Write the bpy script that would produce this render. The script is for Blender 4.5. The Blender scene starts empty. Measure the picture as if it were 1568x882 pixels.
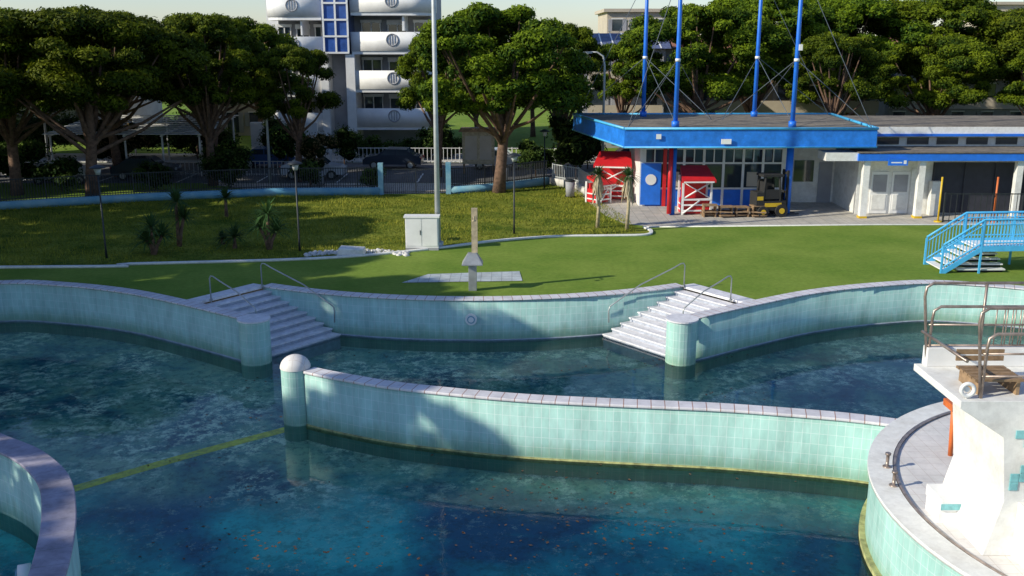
import bpy, math, random
import numpy as np
from mathutils import Vector, geometry
random.seed(7); rng=np.random.default_rng(7)
scene=bpy.context.scene
COL=scene.collection

# ------------------------------------------------------------ materials
def M(name,col,rough=.6,metal=0.,var=.15,scale=3.,bump=0.,col2=None,bscale=None,spec=.5,thr=(.35,.65),fine=0.):
    m=bpy.data.materials.new(name); m.use_nodes=True
    nt=m.node_tree; N=nt.nodes; L=nt.links
    b=N['Principled BSDF']; b.inputs['Roughness'].default_value=rough; b.inputs['Metallic'].default_value=metal
    b.inputs['Specular IOR Level'].default_value=spec
    tc=N.new('ShaderNodeTexCoord'); n=N.new('ShaderNodeTexNoise'); n.inputs['Scale'].default_value=scale; n.inputs['Detail'].default_value=7
    n.inputs['Roughness'].default_value=.62
    L.new(tc.outputs['Object'],n.inputs['Vector'])
    r=N.new('ShaderNodeValToRGB'); r.color_ramp.elements[0].position=thr[0]; r.color_ramp.elements[1].position=thr[1]
    c2=col2 if col2 else tuple(min(1,c*(1+var)) for c in col)
    c1=col if col2 else tuple(c*(1-var) for c in col)
    r.color_ramp.elements[0].color=(*c1,1); r.color_ramp.elements[1].color=(*c2,1)
    L.new(n.outputs['Fac'],r.inputs['Fac']); cur=r.outputs['Color']
    if fine:
        n3=N.new('ShaderNodeTexNoise'); n3.inputs['Scale'].default_value=5; n3.inputs['Detail'].default_value=9; n3.inputs['Roughness'].default_value=.75
        L.new(tc.outputs['Object'],n3.inputs['Vector']); mr=N.new('ShaderNodeMapRange'); mr.inputs['From Min'].default_value=.4; mr.inputs['From Max'].default_value=.6
        mr.inputs['To Min'].default_value=1-fine; mr.inputs['To Max'].default_value=1+fine*.4; L.new(n3.outputs['Fac'],mr.inputs['Value'])
        mx=N.new('ShaderNodeMix'); mx.data_type='RGBA'; mx.blend_type='MULTIPLY'; mx.inputs[0].default_value=1; L.new(cur,mx.inputs[6]); L.new(mr.outputs['Result'],mx.inputs[7]); cur=mx.outputs[2]
    L.new(cur,b.inputs['Base Color'])
    if bump:
        n2=N.new('ShaderNodeTexNoise'); n2.inputs['Scale'].default_value=bscale or scale*6; n2.inputs['Detail'].default_value=5
        L.new(tc.outputs['Object'],n2.inputs['Vector'])
        bp=N.new('ShaderNodeBump'); bp.inputs['Strength'].default_value=bump; bp.inputs['Distance'].default_value=.03
        L.new(n2.outputs['Fac'],bp.inputs['Height']); L.new(bp.outputs['Normal'],b.inputs['Normal'])
    return m

def tile(name,c1,c2,mortar,w,h,msize=.006,rough=.3,useuv=True,dirt=.35,offset=0.,vert=True,bump=.25,tide=False):
    m=bpy.data.materials.new(name); m.use_nodes=True
    nt=m.node_tree; N=nt.nodes; L=nt.links; b=N['Principled BSDF']; b.inputs['Roughness'].default_value=rough
    b.inputs['Specular IOR Level'].default_value=.35
    tc=N.new('ShaderNodeTexCoord'); br=N.new('ShaderNodeTexBrick')
    br.offset=offset; br.inputs['Scale'].default_value=1; br.inputs['Brick Width'].default_value=w; br.inputs['Row Height'].default_value=h
    br.inputs['Mortar Size'].default_value=msize; br.inputs['Mortar Smooth'].default_value=.2
    br.inputs['Color1'].default_value=(*c1,1); br.inputs['Color2'].default_value=(*c2,1); br.inputs['Mortar'].default_value=(*mortar,1)
    L.new(tc.outputs['UV' if useuv else 'Object'],br.inputs['Vector'])
    def nz(sc,vs):
        n=N.new('ShaderNodeTexNoise'); n.inputs['Scale'].default_value=sc; n.inputs['Detail'].default_value=8; n.inputs['Roughness'].default_value=.65
        mp=N.new('ShaderNodeMapping'); mp.inputs['Scale'].default_value=vs
        L.new(tc.outputs['Object'],mp.inputs['Vector']); L.new(mp.outputs['Vector'],n.inputs['Vector']); return n.outputs['Fac']
    def rng_(src,fm,to,lo,hi):
        mr=N.new('ShaderNodeMapRange'); mr.inputs['From Min'].default_value=fm; mr.inputs['From Max'].default_value=to
        mr.inputs['To Min'].default_value=lo; mr.inputs['To Max'].default_value=hi; L.new(src,mr.inputs['Value']); return mr.outputs['Result']
    cur=br.outputs['Color']
    for o in (rng_(nz(.9,(1.6,1.6,.5 if vert else 1.6)),.3,.65,1-dirt,1),rng_(nz(3.0,(2,2,.3 if vert else 2)),.33,.5,1-dirt*.4,1)):
        mx=N.new('ShaderNodeMix'); mx.data_type='RGBA'; mx.blend_type='MULTIPLY'; mx.inputs[0].default_value=1
        L.new(cur,mx.inputs[6]); L.new(o,mx.inputs[7]); cur=mx.outputs[2]
    if tide:   # grime rising from the water line
        sp=N.new('ShaderNodeSeparateXYZ'); L.new(tc.outputs['Object'],sp.inputs[0])
        ad=N.new('ShaderNodeMath'); ad.operation='MULTIPLY_ADD'; L.new(nz(2.2,(1.5,1.5,.4)),ad.inputs[0]); ad.inputs[1].default_value=-.9; L.new(sp.outputs['Z'],ad.inputs[2])
        mk=rng_(ad.outputs[0],-1.75,-1.35,.75,0)
        mx=N.new('ShaderNodeMix'); mx.data_type='RGBA'; mx.blend_type='MULTIPLY'; mx.inputs[7].default_value=(.62,.66,.50,1)
        L.new(mk,mx.inputs[0]); L.new(cur,mx.inputs[6]); cur=mx.outputs[2]
    L.new(cur,b.inputs['Base Color'])
    bp=N.new('ShaderNodeBump'); bp.inputs['Strength'].default_value=bump; bp.inputs['Distance'].default_value=.01; bp.invert=True
    L.new(br.outputs['Fac'],bp.inputs['Height']); L.new(bp.outputs['Normal'],b.inputs['Normal'])
    return m

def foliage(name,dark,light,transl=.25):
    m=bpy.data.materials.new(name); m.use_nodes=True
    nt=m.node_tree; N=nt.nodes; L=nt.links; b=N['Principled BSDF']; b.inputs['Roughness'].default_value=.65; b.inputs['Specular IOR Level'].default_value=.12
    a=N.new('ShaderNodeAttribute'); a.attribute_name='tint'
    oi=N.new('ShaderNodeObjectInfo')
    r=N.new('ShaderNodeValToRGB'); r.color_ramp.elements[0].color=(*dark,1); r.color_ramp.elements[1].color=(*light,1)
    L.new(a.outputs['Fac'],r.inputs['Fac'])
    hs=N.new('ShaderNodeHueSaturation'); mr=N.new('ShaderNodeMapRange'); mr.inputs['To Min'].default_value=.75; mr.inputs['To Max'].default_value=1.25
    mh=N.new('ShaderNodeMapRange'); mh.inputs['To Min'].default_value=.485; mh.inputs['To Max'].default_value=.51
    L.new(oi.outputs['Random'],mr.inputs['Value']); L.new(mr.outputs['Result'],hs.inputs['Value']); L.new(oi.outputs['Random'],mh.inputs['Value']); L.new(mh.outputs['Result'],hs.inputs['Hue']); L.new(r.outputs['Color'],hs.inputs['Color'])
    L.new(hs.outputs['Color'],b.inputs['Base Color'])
    t=N.new('ShaderNodeBsdfTranslucent'); L.new(hs.outputs['Color'],t.inputs['Color'])
    ms=N.new('ShaderNodeMixShader'); ms.inputs[0].default_value=transl
    L.new(b.outputs[0],ms.inputs[1]); L.new(t.outputs[0],ms.inputs[2]); L.new(ms.outputs[0],N['Material Output'].inputs['Surface'])
    return m

m_tealtile=tile('pool_wall_tile',(.45,.71,.64),(.39,.66,.59),(.66,.80,.76),.2,.27,.006,rough=.6,dirt=.30,tide=True)
m_coping=tile('coping_tile',(.80,.77,.78),(.72,.69,.72),(.42,.22,.16),.34,2.0,.012,rough=.5,dirt=.28)
m_copgrey=tile('grey_coping',(.44,.41,.50),(.38,.36,.46),(.28,.28,.32),.6,3,.008,rough=.75,dirt=.5)
m_whitetile=tile('white_floor_tile',(.80,.77,.73),(.77,.73,.70),(.62,.55,.50),.3,.3,.006,rough=.55,useuv=False,dirt=.22,vert=False,bump=.1)
m_step=M('stair_tread',(.74,.72,.74),.5,var=.10,scale=4,fine=.15)
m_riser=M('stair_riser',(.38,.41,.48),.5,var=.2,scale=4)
m_algae=M('algae_line',(.34,.34,.14),.8,var=.4,scale=5)
m_turf=M('turf',(.145,.235,.035),.95,scale=.3,col2=(.22,.30,.055),bump=.6,bscale=60,spec=.06,fine=.16)
m_lawn=M('lawn',(.065,.115,.012),.95,scale=.5,col2=(.29,.30,.045),bump=.8,bscale=25,spec=.08,fine=.35)
m_asphalt=M('asphalt',(.11,.11,.115),.9,var=.25,scale=1.2)
m_pave=tile('paving',(.60,.55,.48),(.52,.49,.44),(.33,.30,.26),.5,.5,.012,rough=.8,useuv=False,dirt=.3,vert=False)
m_showerpave=tile('shower_paving',(.58,.62,.62),(.50,.56,.58),(.30,.32,.34),.4,.4,.012,rough=.6,useuv=False,vert=False)
m_white=M('white_paint',(.80,.79,.77),.5,var=.06,scale=1.5)
m_whiteconc=M('white_concrete',(.80,.79,.75),.6,scale=1.6,col2=(.60,.57,.52),thr=(.48,.8),fine=.1)
m_blue=M('blue_paint',(.02,.17,.72),.4,var=.12,scale=2)
m_bluefascia=M('blue_fascia',(.02,.20,.72),.45,scale=1.5,var=.2,fine=.12)
m_skyblue=M('light_blue_paint',(.08,.44,.76),.4,var=.1)
m_bluewall=M('blue_wall_paint',(.10,.30,.46),.7,scale=1.1,col2=(.26,.45,.52))
m_darkmetal=M('dark_metal',(.03,.035,.04),.5,metal=.3)
m_steel=M('steel',(.40,.41,.40),.4,metal=.5,var=.15)
m_cable=M('cable',(.10,.12,.15),.7,var=.1)
m_rail=M('weathered_rail',(.33,.26,.22),.35,metal=.5,var=.35,scale=5)
m_galv=M('galvanised',(.46,.48,.48),.6,metal=.2,var=.1)
m_roofgravel=M('roof_gravel',(.25,.21,.16),.95,scale=1,col2=(.13,.11,.09),bump=.6,fine=.3)
m_glass=M('dark_glass',(.04,.055,.07),.06,var=.3,scale=.6,spec=.9)
m_blueglass=M('blue_glass',(.04,.10,.34),.12,var=.3,scale=1)
m_dark=M('dark_interior',(.015,.016,.02),.9)
m_grille=M('dark_mesh',(.03,.032,.045),.7)
m_beige=M('beige_plaster',(.50,.43,.34),.8,var=.1,scale=.7)
m_grey=M('grey_plaster',(.34,.34,.36),.8,var=.12,scale=.8)
m_red=M('red_paint',(.62,.02,.025),.4,var=.1)
m_yellow=M('yellow_paint',(.65,.42,.02),.4,var=.1)
m_orange=M('orange_paint',(.60,.14,.03),.5,var=.2)
m_wood=M('wood',(.28,.18,.10),.7,var=.3,scale=6)
m_woodlight=M('weathered_wood',(.45,.37,.24),.7,var=.25,scale=6)
m_bark=M('pine_bark',(.15,.09,.06),.95,var=.45,scale=5,bump=.8)
m_stone=M('white_stone',(.6,.58,.55),.9,var=.2,scale=3)
m_tileroof=M('roof_tiles',(.30,.13,.08),.8,var=.2)
m_rubber=M('rubber',(.02,.02,.02),.8)
m_teal=M('teal_tile',(.20,.48,.50),.35,var=.2,scale=8)
m_leaf=M('dry_leaf',(.085,.045,.022),.8,var=.5,scale=1)
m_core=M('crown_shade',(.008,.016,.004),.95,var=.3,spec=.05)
m_pine=foliage('pine_needles',(.020,.048,.005),(.165,.215,.008),.2)
m_shrub=foliage('shrub_leaves',(.025,.06,.012),(.12,.18,.03))
m_hedge=foliage('hedge_leaves',(.014,.04,.008),(.075,.12,.02))
m_yucca=foliage('yucca_leaves',(.05,.10,.03),(.16,.21,.07))
m_dryfol=foliage('dry_foliage',(.10,.07,.03),(.25,.20,.09))
m_grassb=foliage('grass_blades',(.06,.11,.01),(.38,.36,.05))

# ------------------------------------------------------------ mesh builder
class MB:
    def __init__(s): s.v=[]; s.f=[]; s.m=[]; s.uv=[]; s.sm=[]
    def face(s,idx,mat=0,uv=None,sm=False): s.f.append(tuple(idx)); s.m.append(mat); s.uv.append(uv); s.sm.append(sm)
    def quad(s,pts,mat=0,uv=None):
        n=len(s.v); s.v+= [tuple(p) for p in pts]; s.face(range(n,n+len(pts)),mat,uv)
    def box(s,c,d,rz=0.,mat=0):
        n=len(s.v); ca,sa=math.cos(rz),math.sin(rz)
        for z in (-.5,.5):
            for x,y in ((-.5,-.5),(.5,-.5),(.5,.5),(-.5,.5)):
                X=x*d[0];Y=y*d[1]; s.v.append((c[0]+X*ca-Y*sa,c[1]+X*sa+Y*ca,c[2]+z*d[2]))
        for q in ((0,3,2,1),(4,5,6,7),(0,1,5,4),(1,2,6,5),(2,3,7,6),(3,0,4,7)): s.face([n+i for i in q],mat)
    def bx(s,x0,x1,y0,y1,z0,z1,mat=0): s.box(((x0+x1)/2,(y0+y1)/2,(z0+z1)/2),(abs(x1-x0),abs(y1-y0),abs(z1-z0)),0,mat)
    def tube(s,pts,r,n=8,mat=0,cap=True):
        P=[Vector(p) for p in pts]; R=r if isinstance(r,(list,tuple)) else [r]*len(P)
        base=len(s.v); prev=None
        for i,p in enumerate(P):
            t=(P[min(i+1,len(P)-1)]-P[max(i-1,0)]).normalized()
            if prev is None:
                a=Vector((0,0,1)) if abs(t.z)<.9 else Vector((1,0,0)); u=t.cross(a).normalized()
            else: u=(prev-t*prev.dot(t)).normalized()
            prev=u; w=t.cross(u)
            for k in range(n):
                an=2*math.pi*k/n; s.v.append(tuple(p+(u*math.cos(an)+w*math.sin(an))*R[i]))
        for i in range(len(P)-1):
            for k in range(n):
                a=base+i*n+k; b=base+i*n+(k+1)%n; s.face((a,b,b+n,a+n),mat,None,n>5)
        if cap:
            s.face([base+k for k in range(n)][::-1],mat); e=base+(len(P)-1)*n; s.face([e+k for k in range(n)],mat)
    def ring(s,c,R,r,axis='y',n=24,mat=0):
        pts=[]
        for k in range(n+1):
            t=2*math.pi*k/n; pts.append((c[0]+R*math.cos(t),c[1],c[2]+R*math.sin(t)) if axis=='y' else (c[0]+R*math.cos(t),c[1]+R*math.sin(t),c[2]))
        s.tube(pts,r,6,mat,False)
    def prism(s,poly,z0,z1,mat=0,mtop=None):
        n=len(s.v); k=len(poly)
        s.v+=[(p[0],p[1],z0) for p in poly]+[(p[0],p[1],z1) for p in poly]
        acc=0
        for i in range(k):
            j=(i+1)%k; d=math.dist(poly[i],poly[j])
            s.face((n+i,n+j,n+k+j,n+k+i),mat,[(acc,z0),(acc+d,z0),(acc+d,z1),(acc,z1)]); acc+=d
        s.face([n+k+i for i in range(k)],mat if mtop is None else mtop); s.face([n+i for i in range(k)][::-1],mat)
    def xprofile(s,prof,y0,y1,mat=0):
        n=len(s.v); k=len(prof)
        s.v+=[(p[0],y0,p[1]) for p in prof]+[(p[0],y1,p[1]) for p in prof]
        for i in range(k):
            j=(i+1)%k; s.face((n+i,n+j,n+k+j,n+k+i),mat)
        s.face([n+k+i for i in range(k)],mat); s.face([n+i for i in range(k)][::-1],mat)
    def dome(s,c,r,h,n=20,m=6,mat=0):
        base=len(s.v)
        for j in range(m):
            a=j/m*math.pi/2
            for k in range(n): t=2*math.pi*k/n; s.v.append((c[0]+r*math.cos(a)*math.cos(t),c[1]+r*math.cos(a)*math.sin(t),c[2]+h*math.sin(a)))
        s.v.append((c[0],c[1],c[2]+h)); top=len(s.v)-1
        def uvf(j,k,dj): return (k/n*2.4, (j+dj)/m*.6)
        for j in range(m-1):
            for k in range(n):
                a=base+j*n+k;b=base+j*n+(k+1)%n; s.face((a,b,b+n,a+n),mat,[uvf(j,k,0),uvf(j,k+1,0),uvf(j,k+1,1),uvf(j,k,1)],True)
        for k in range(n): s.face((base+(m-1)*n+k,base+(m-1)*n+(k+1)%n,top),mat,None,True)
    def build(s,name,mats,parent=None,loc=(0,0,0),rz=0.,bevel=0):
        me=bpy.data.meshes.new(name); me.from_pydata(s.v,[],s.f)
        for m in (mats if isinstance(mats,(list,tuple)) else [mats]): me.materials.append(m)
        me.polygons.foreach_set('material_index',s.m); me.polygons.foreach_set('use_smooth',s.sm)
        uvl=me.uv_layers.new(name='UVMap')
        for p,uv in zip(me.polygons,s.uv):
            if uv:
                for li,c in zip(p.loop_indices,uv): uvl.data[li].uv=c
        me.validate(); me.update()
        o=bpy.data.objects.new(name,me); COL.objects.link(o); o.location=loc; o.rotation_euler=(0,0,rz)
        if bevel:
            b=o.modifiers.new('bevel','BEVEL'); b.width=bevel; b.segments=2; b.limit_method='ANGLE'; b.angle_limit=math.radians(50)
        if parent: o.parent=parent
        return o
def E(name,loc=(0,0,0),rz=0.,sc=1.):
    o=bpy.data.objects.new(name,None); COL.objects.link(o); o.location=loc; o.rotation_euler=(0,0,rz); o.scale=(sc,)*3 if not isinstance(sc,tuple) else sc
    o.empty_display_size=.3; return o
def smooth(pts,n=6):
    P=[pts[0]]+list(pts)+[pts[-1]]; out=[]
    for i in range(1,len(P)-2):
        a,b,c,d=[np.array(q,float) for q in P[i-1:i+3]]
        for k in range(n):
            t=k/n; out.append(tuple(.5*((2*b)+(-a+c)*t+(2*a-5*b+4*c-d)*t*t+(-a+3*b-3*c+d)*t**3)))
    out.append(tuple(pts[-1])); return out
def offsets(pts,w):
    L=[];R=[]
    for i,p in enumerate(pts):
        a=pts[max(i-1,0)]; b=pts[min(i+1,len(pts)-1)]; dx,dy=b[0]-a[0],b[1]-a[1]; l=math.hypot(dx,dy) or 1
        nx,ny=-dy/l,dx/l; L.append((p[0]+nx*w/2,p[1]+ny*w/2)); R.append((p[0]-nx*w/2,p[1]-ny*w/2))
    return L,R
def ribbon(mb,pts,w,z0,z1,ms=0,mt=0,z1f=None):
    L,R=offsets(pts,w); n=len(mb.v); acc=0; A=[0]
    for i in range(1,len(pts)): acc+=math.dist(pts[i-1],pts[i]); A.append(acc)
    for i in range(len(pts)):
        mb.v+=[(*L[i],z0),(*L[i],z1),(*R[i],z1),(*R[i],z0)]
    for i in range(len(pts)-1):
        a=n+4*i;b=a+4;u,v=A[i],A[i+1]
        mb.face((a,b,b+1,a+1),ms,[(u,z0),(v,z0),(v,z1),(u,z1)],True)
        mb.face((a+1,b+1,b+2,a+2),mt,[(u,.1),(v,.1),(v,.1+w),(u,.1+w)])
        mb.face((a+2,b+2,b+3,a+3),ms,[(u,z1),(v,z1),(v,z0),(u,z0)],True)
        mb.face((a+3,b+3,b,a),ms)
    mb.face((n,n+1,n+2,n+3),ms,[(0,z0),(0,z1),(w,z1),(w,z0)]); e=n+4*(len(pts)-1); mb.face((e+3,e+2,e+1,e),ms,[(0,z0),(0,z1),(w,z1),(w,z0)])
def sheet(name,poly,z,mat,holes=()):
    loops=[[Vector((p[0],p[1],0)) for p in poly]]+[[Vector((p[0],p[1],0)) for p in h] for h in holes]
    tris=geometry.tessellate_polygon(loops); V=[(v.x,v.y,z) for l in loops for v in l]
    me=bpy.data.meshes.new(name)
    F=[]
    for t in tris:
        a,b,c=[V[i] for i in t]; cr=(b[0]-a[0])*(c[1]-a[1])-(b[1]-a[1])*(c[0]-a[0])
        F.append(tuple(t) if cr>0 else tuple(t)[::-1])
    me.from_pydata(V,[],F); me.materials.append(mat); me.update()
    o=bpy.data.objects.new(name,me); COL.objects.link(o); return o
def npquads(name,V,tint,mats,nper=4,midx=None):
    n=len(V)//nper; me=bpy.data.meshes.new(name); me.vertices.add(len(V)); me.vertices.foreach_set('co',V.astype(np.float32).ravel())
    me.loops.add(n*nper); me.loops.foreach_set('vertex_index',np.arange(n*nper,dtype=np.int32))
    me.polygons.add(n); me.polygons.foreach_set('loop_start',np.arange(0,n*nper,nper,dtype=np.int32)); me.polygons.foreach_set('loop_total',np.full(n,nper,dtype=np.int32))
    for m in mats: me.materials.append(m)
    at=me.attributes.new('tint','FLOAT','POINT'); at.data.foreach_set('value',np.repeat(tint,nper).astype(np.float32))
    me.update(calc_edges=True); me.validate(); return me
def leafquads(C,Nrm,sx,sy):
    n=len(C); r=rng.normal(size=(n,3)); Nn=Nrm+r*.55; Nn/=np.linalg.norm(Nn,axis=1)[:,None]
    a=rng.normal(size=(n,3)); u=np.cross(Nn,a); u/=np.linalg.norm(u,axis=1)[:,None]; w=np.cross(Nn,u)
    sx=(sx*rng.uniform(.6,1.3,n))[:,None]; sy=(sy*rng.uniform(.6,1.3,n))[:,None]
    V=np.stack([C-u*sx*.3-w*sy,C+u*sx-w*sy*.2,C+u*sx*.2+w*sy,C-u*sx+w*sy*.3],1)
    return V.reshape(-1,3)
def crown(name,lobes,per,leaf,mat,core=True,squash=.75,elong=.5,q0=.74):
    Vs=[];T=[]
    for (c,r) in lobes:
        k=int(per*(r*r)); d=rng.normal(size=(k,3)); d[:,2]=d[:,2]+.35; d/=np.linalg.norm(d,axis=1)[:,None]
        rad=r*rng.uniform(.72,1.14,k)[:,None]; rad[rng.random(k)<.15]*=1.2; C=np.array(c)+d*rad*np.array([1,1,squash])
        Vs.append(leafquads(C,d,leaf*elong,leaf)); base=rng.uniform(.05,.6)
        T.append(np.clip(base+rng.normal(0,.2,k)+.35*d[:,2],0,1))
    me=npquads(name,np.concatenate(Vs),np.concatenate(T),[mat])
    cm=None
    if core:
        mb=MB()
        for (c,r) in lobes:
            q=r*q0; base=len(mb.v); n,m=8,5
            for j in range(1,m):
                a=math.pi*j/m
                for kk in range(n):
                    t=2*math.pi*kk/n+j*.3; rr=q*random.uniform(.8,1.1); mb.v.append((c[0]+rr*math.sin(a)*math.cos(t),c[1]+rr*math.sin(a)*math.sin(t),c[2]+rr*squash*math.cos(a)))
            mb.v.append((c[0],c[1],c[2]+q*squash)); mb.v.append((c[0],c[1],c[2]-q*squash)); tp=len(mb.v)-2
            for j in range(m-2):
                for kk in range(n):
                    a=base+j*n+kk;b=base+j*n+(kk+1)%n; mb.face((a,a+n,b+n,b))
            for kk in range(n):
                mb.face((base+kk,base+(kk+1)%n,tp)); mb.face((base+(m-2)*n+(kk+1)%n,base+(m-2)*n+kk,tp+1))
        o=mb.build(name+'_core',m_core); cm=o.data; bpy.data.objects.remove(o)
    return me,cm

# ------------------------------------------------------------ umbrella pines
def make_pine(i,R,zb,zt,nl,irr=.0):
    lobes=[]; ex=random.uniform(.85,1.15)
    for k in range(nl):
        a=random.uniform(0,2*math.pi); q=math.sqrt(random.random()); rr=q*R*.9*(1+.14*math.sin(3*a+i)+.1*math.sin(5*a+2*i))
        dome_=zb+(zt-zb)*(max(0,1-(q*.9)**2.4))**.5
        u=random.random()
        z=dome_-random.uniform(.25,.6) if u<.66 else zb+random.uniform(0,.9)*(dome_-zb)*.5
        lobes.append(((rr*math.cos(a)*ex,rr*math.sin(a)/ex,z),random.uniform(.09,.19)*R))
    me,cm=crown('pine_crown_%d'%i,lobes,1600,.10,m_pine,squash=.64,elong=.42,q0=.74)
    mb=MB(); lean=random.uniform(-.6,.6),random.uniform(-.4,.4)
    fork=zb*random.uniform(.55,.7)
    mb.tube([(0,0,-.2),(lean[0]*.2,lean[1]*.2,fork*.35),(lean[0]*.7,lean[1]*.6,fork),(lean[0]*.9,lean[1]*.8,zb+.6)],[.34,.26,.22,.13],9)
    for k in range(16):
        l=random.choice(lobes)[0]; s0=random.uniform(.75,1.05); st=Vector((lean[0]*.7*s0,lean[1]*.6*s0,fork*s0)); en=Vector(l); md=st.lerp(en,.5)+Vector((0,0,-.3))
        mb.tube([st,md,en],[.12,.075,.03],6,cap=False)
    o=mb.build('pt',m_bark); tm=o.data; bpy.data.objects.remove(o)
    return me,cm,tm
PINES=[make_pine(0,3.9,5.0,9.8,100),make_pine(1,4.3,4.6,9.6,115),make_pine(2,3.5,4.9,9.8,86),make_pine(3,4.6,5.0,9.4,120)]
def pine(x,y,h,w=1.,v=0,rz=None,name='pine_tree'):
    s=h/9.8; e=E(name,(x,y,0),random.uniform(0,6.28) if rz is None else rz,(s*w,s*w,s))
    for nm,me in zip(('crown','inner_crown','trunk'),PINES[v]):
        o=bpy.data.objects.new(nm,me); COL.objects.link(o); o.parent=e
    return e
def bush(x,y,w,h,mat=m_shrub,name='shrub',leaf=.075,z=0):
    lobes=[((random.uniform(-.5,.5)*w*.7,random.uniform(-.5,.5)*w*.7,random.uniform(.3,.8)*h),random.uniform(.2,.32)*min(w,h)*.9) for _ in range(14)]
    me,cm=crown('leaves',lobes,1500/(max(w,h)**2)*2.2,leaf*max(1,w*.5),mat,squash=.85)
    e=E(name,(x,y,z))
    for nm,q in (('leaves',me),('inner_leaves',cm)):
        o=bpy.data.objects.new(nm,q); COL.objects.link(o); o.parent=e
    mb=MB(); mb.tube([(0,0,-.05),(0.03,0,h*.5)],[.06,.03],6); mb.build('stem',m_bark,e); return e

for x,y,h,w,v in [(-29.5,58,11.0,1.1,1),(-24.0,55.5,11.0,1.15,3),(-35,66,11,1.1,0),(-19.0,62,10.4,1.0,0),(-22,72,11.0,1.15,1),
                  (-13.9,63.5,8.8,.95,2),(-.8,59,11.2,1.15,1),(-5.0,66,9.6,.9,2),(3.2,67.5,10.0,.8,0),(-40,60,11,1.1,3),(-31,78,11.4,1.1,1),(-26.5,66,10.6,1.1,2),
                  (13.5,74,11.7,1.1,1),(19.5,80,12.4,1.2,0),(23.0,71,9.6,1.0,2),(27,84,12.8,1.25,3),(32,75,9.6,1.1,1),(35,82,12.4,1.25,0),
                  (41,78,11.8,1.25,3),(37.5,70,8.8,1.1,2),(47,84,12.4,1.25,1),(8.8,78,9,.8,2),(53,88,13,1.2,0),(-46,72,12,1.2,1),(25,92,13.2,1.2,1),(30.5,90,13,1.2,2)]:
    pine(x,y,h,w,v)
for x,y,h,w,v in [(-48,88,11,1.2,0),(-41,86,11,1.2,1),(-35,89,10.5,1.2,3),(-28,88,10,1.1,0),(-23,90,9,1,2),(-3,88,8.5,1,0),(2,94,8.5,1,2),(-57,90,11,1.2,3)]:
    pine(x,y,h,w,v)
bush(4.2,64.5,3.6,4.8,m_shrub,'laurel_tree',.08)
# neighbouring pines left of the pool (outside the picture, they shade it)
for x,y,h,w,v in [(-29.2,24.5,15.5,.75,1),(-34.0,23.5,14.5,.85,3),(-30.0,31.0,13,.85,0),(-37,31,13,1,1),(-44,34,13,1,0),(-29.0,13.5,15.5,.6,2),(-32,5.5,14,.8,1),(-29,-1,14,.8,0),
                  (-33,37.5,14.5,.85,3),(-33.5,43.5,12,.9,0),(-50,38,12.5,1,1),(-41,40,12,1,2),(-38,48,11.5,.95,0),(-54,46,12.5,1.1,3),(-62,44,13,1.1,1),(-48,52,11.5,1,0),(-60,56,12,1.1,1)]:
    pine(x,y,h,w,v)

# ------------------------------------------------------------ pool outline
SX=-1.45
def mir(p): return (2*SX-p[0],p[1])
Apts=[(-26,27),(-25.2,31),(-23,34.4),(-19.4,36),(-16.8,35.7),(-13.9,34.6),(-11.2,32.9)]
A=smooth(Apts,6)
B=[]
cx,cy,rad=-1.45,49.6,16.0
a0=math.atan2(35.55-cy,-9.2-cx); a1=math.atan2(35.55-cy,6.3-cx)
for i in range(33):
    a=a0+(a1-a0)*i/32; B.append((cx+rad*math.cos(a),cy+rad*math.sin(a)))
C=[mir(p) for p in A][::-1]
hole=[(-26,5)]+A+B+C+[(23.1,5)]
ground=sheet('ground',[(-900,-900),(900,-900),(900,1500),(-900,1500)],0,m_turf,[hole])

pool=E('swimming_pool')
mb=MB()
Afull=A+[(-10.4,32.35),(-9.5,31.7),(-8.75,31.15)]
Cfull=[mir(p) for p in Afull]
for P in (Afull,Cfull,B,[(-26,27),(-26,5)],[(23.1,5),(23.1,27)],[(-26,5),(23.1,5)]):
    ribbon(mb,P,.42,-2.4,.05,0,0)
mb.build('outer_wall',m_tealtile,pool)
mb=MB()
for P in (Afull,Cfull,B,[(-26,27),(-26,5)],[(23.1,5),(23.1,27)],[(-26,5),(23.1,5)]):
    ribbon(mb,P,.50,.052,.10,0,0)
mb.build('outer_coping',m_coping,pool)
mb=MB()
for c in ((-8.5,31.0),mir((-8.5,31.0))):
    circ=[(c[0]+.5*math.cos(t),c[1]+.5*math.sin(t)) for t in np.linspace(0,2*math.pi,29)[:-1]]
    mb.prism(circ,-2.4,.053,0,0)
    circ=[(c[0]+.54*math.cos(t),c[1]+.54*math.sin(t)) for t in np.linspace(0,2*math.pi,29)[:-1]]
    mb.prism(circ,.056,.108,1,1)
mb.build('stair_piers',[m_tealtile,m_step],pool)
def lerp(a,b,t): return (a[0]+(b[0]-a[0])*t,a[1]+(b[1]-a[1])*t)
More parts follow.
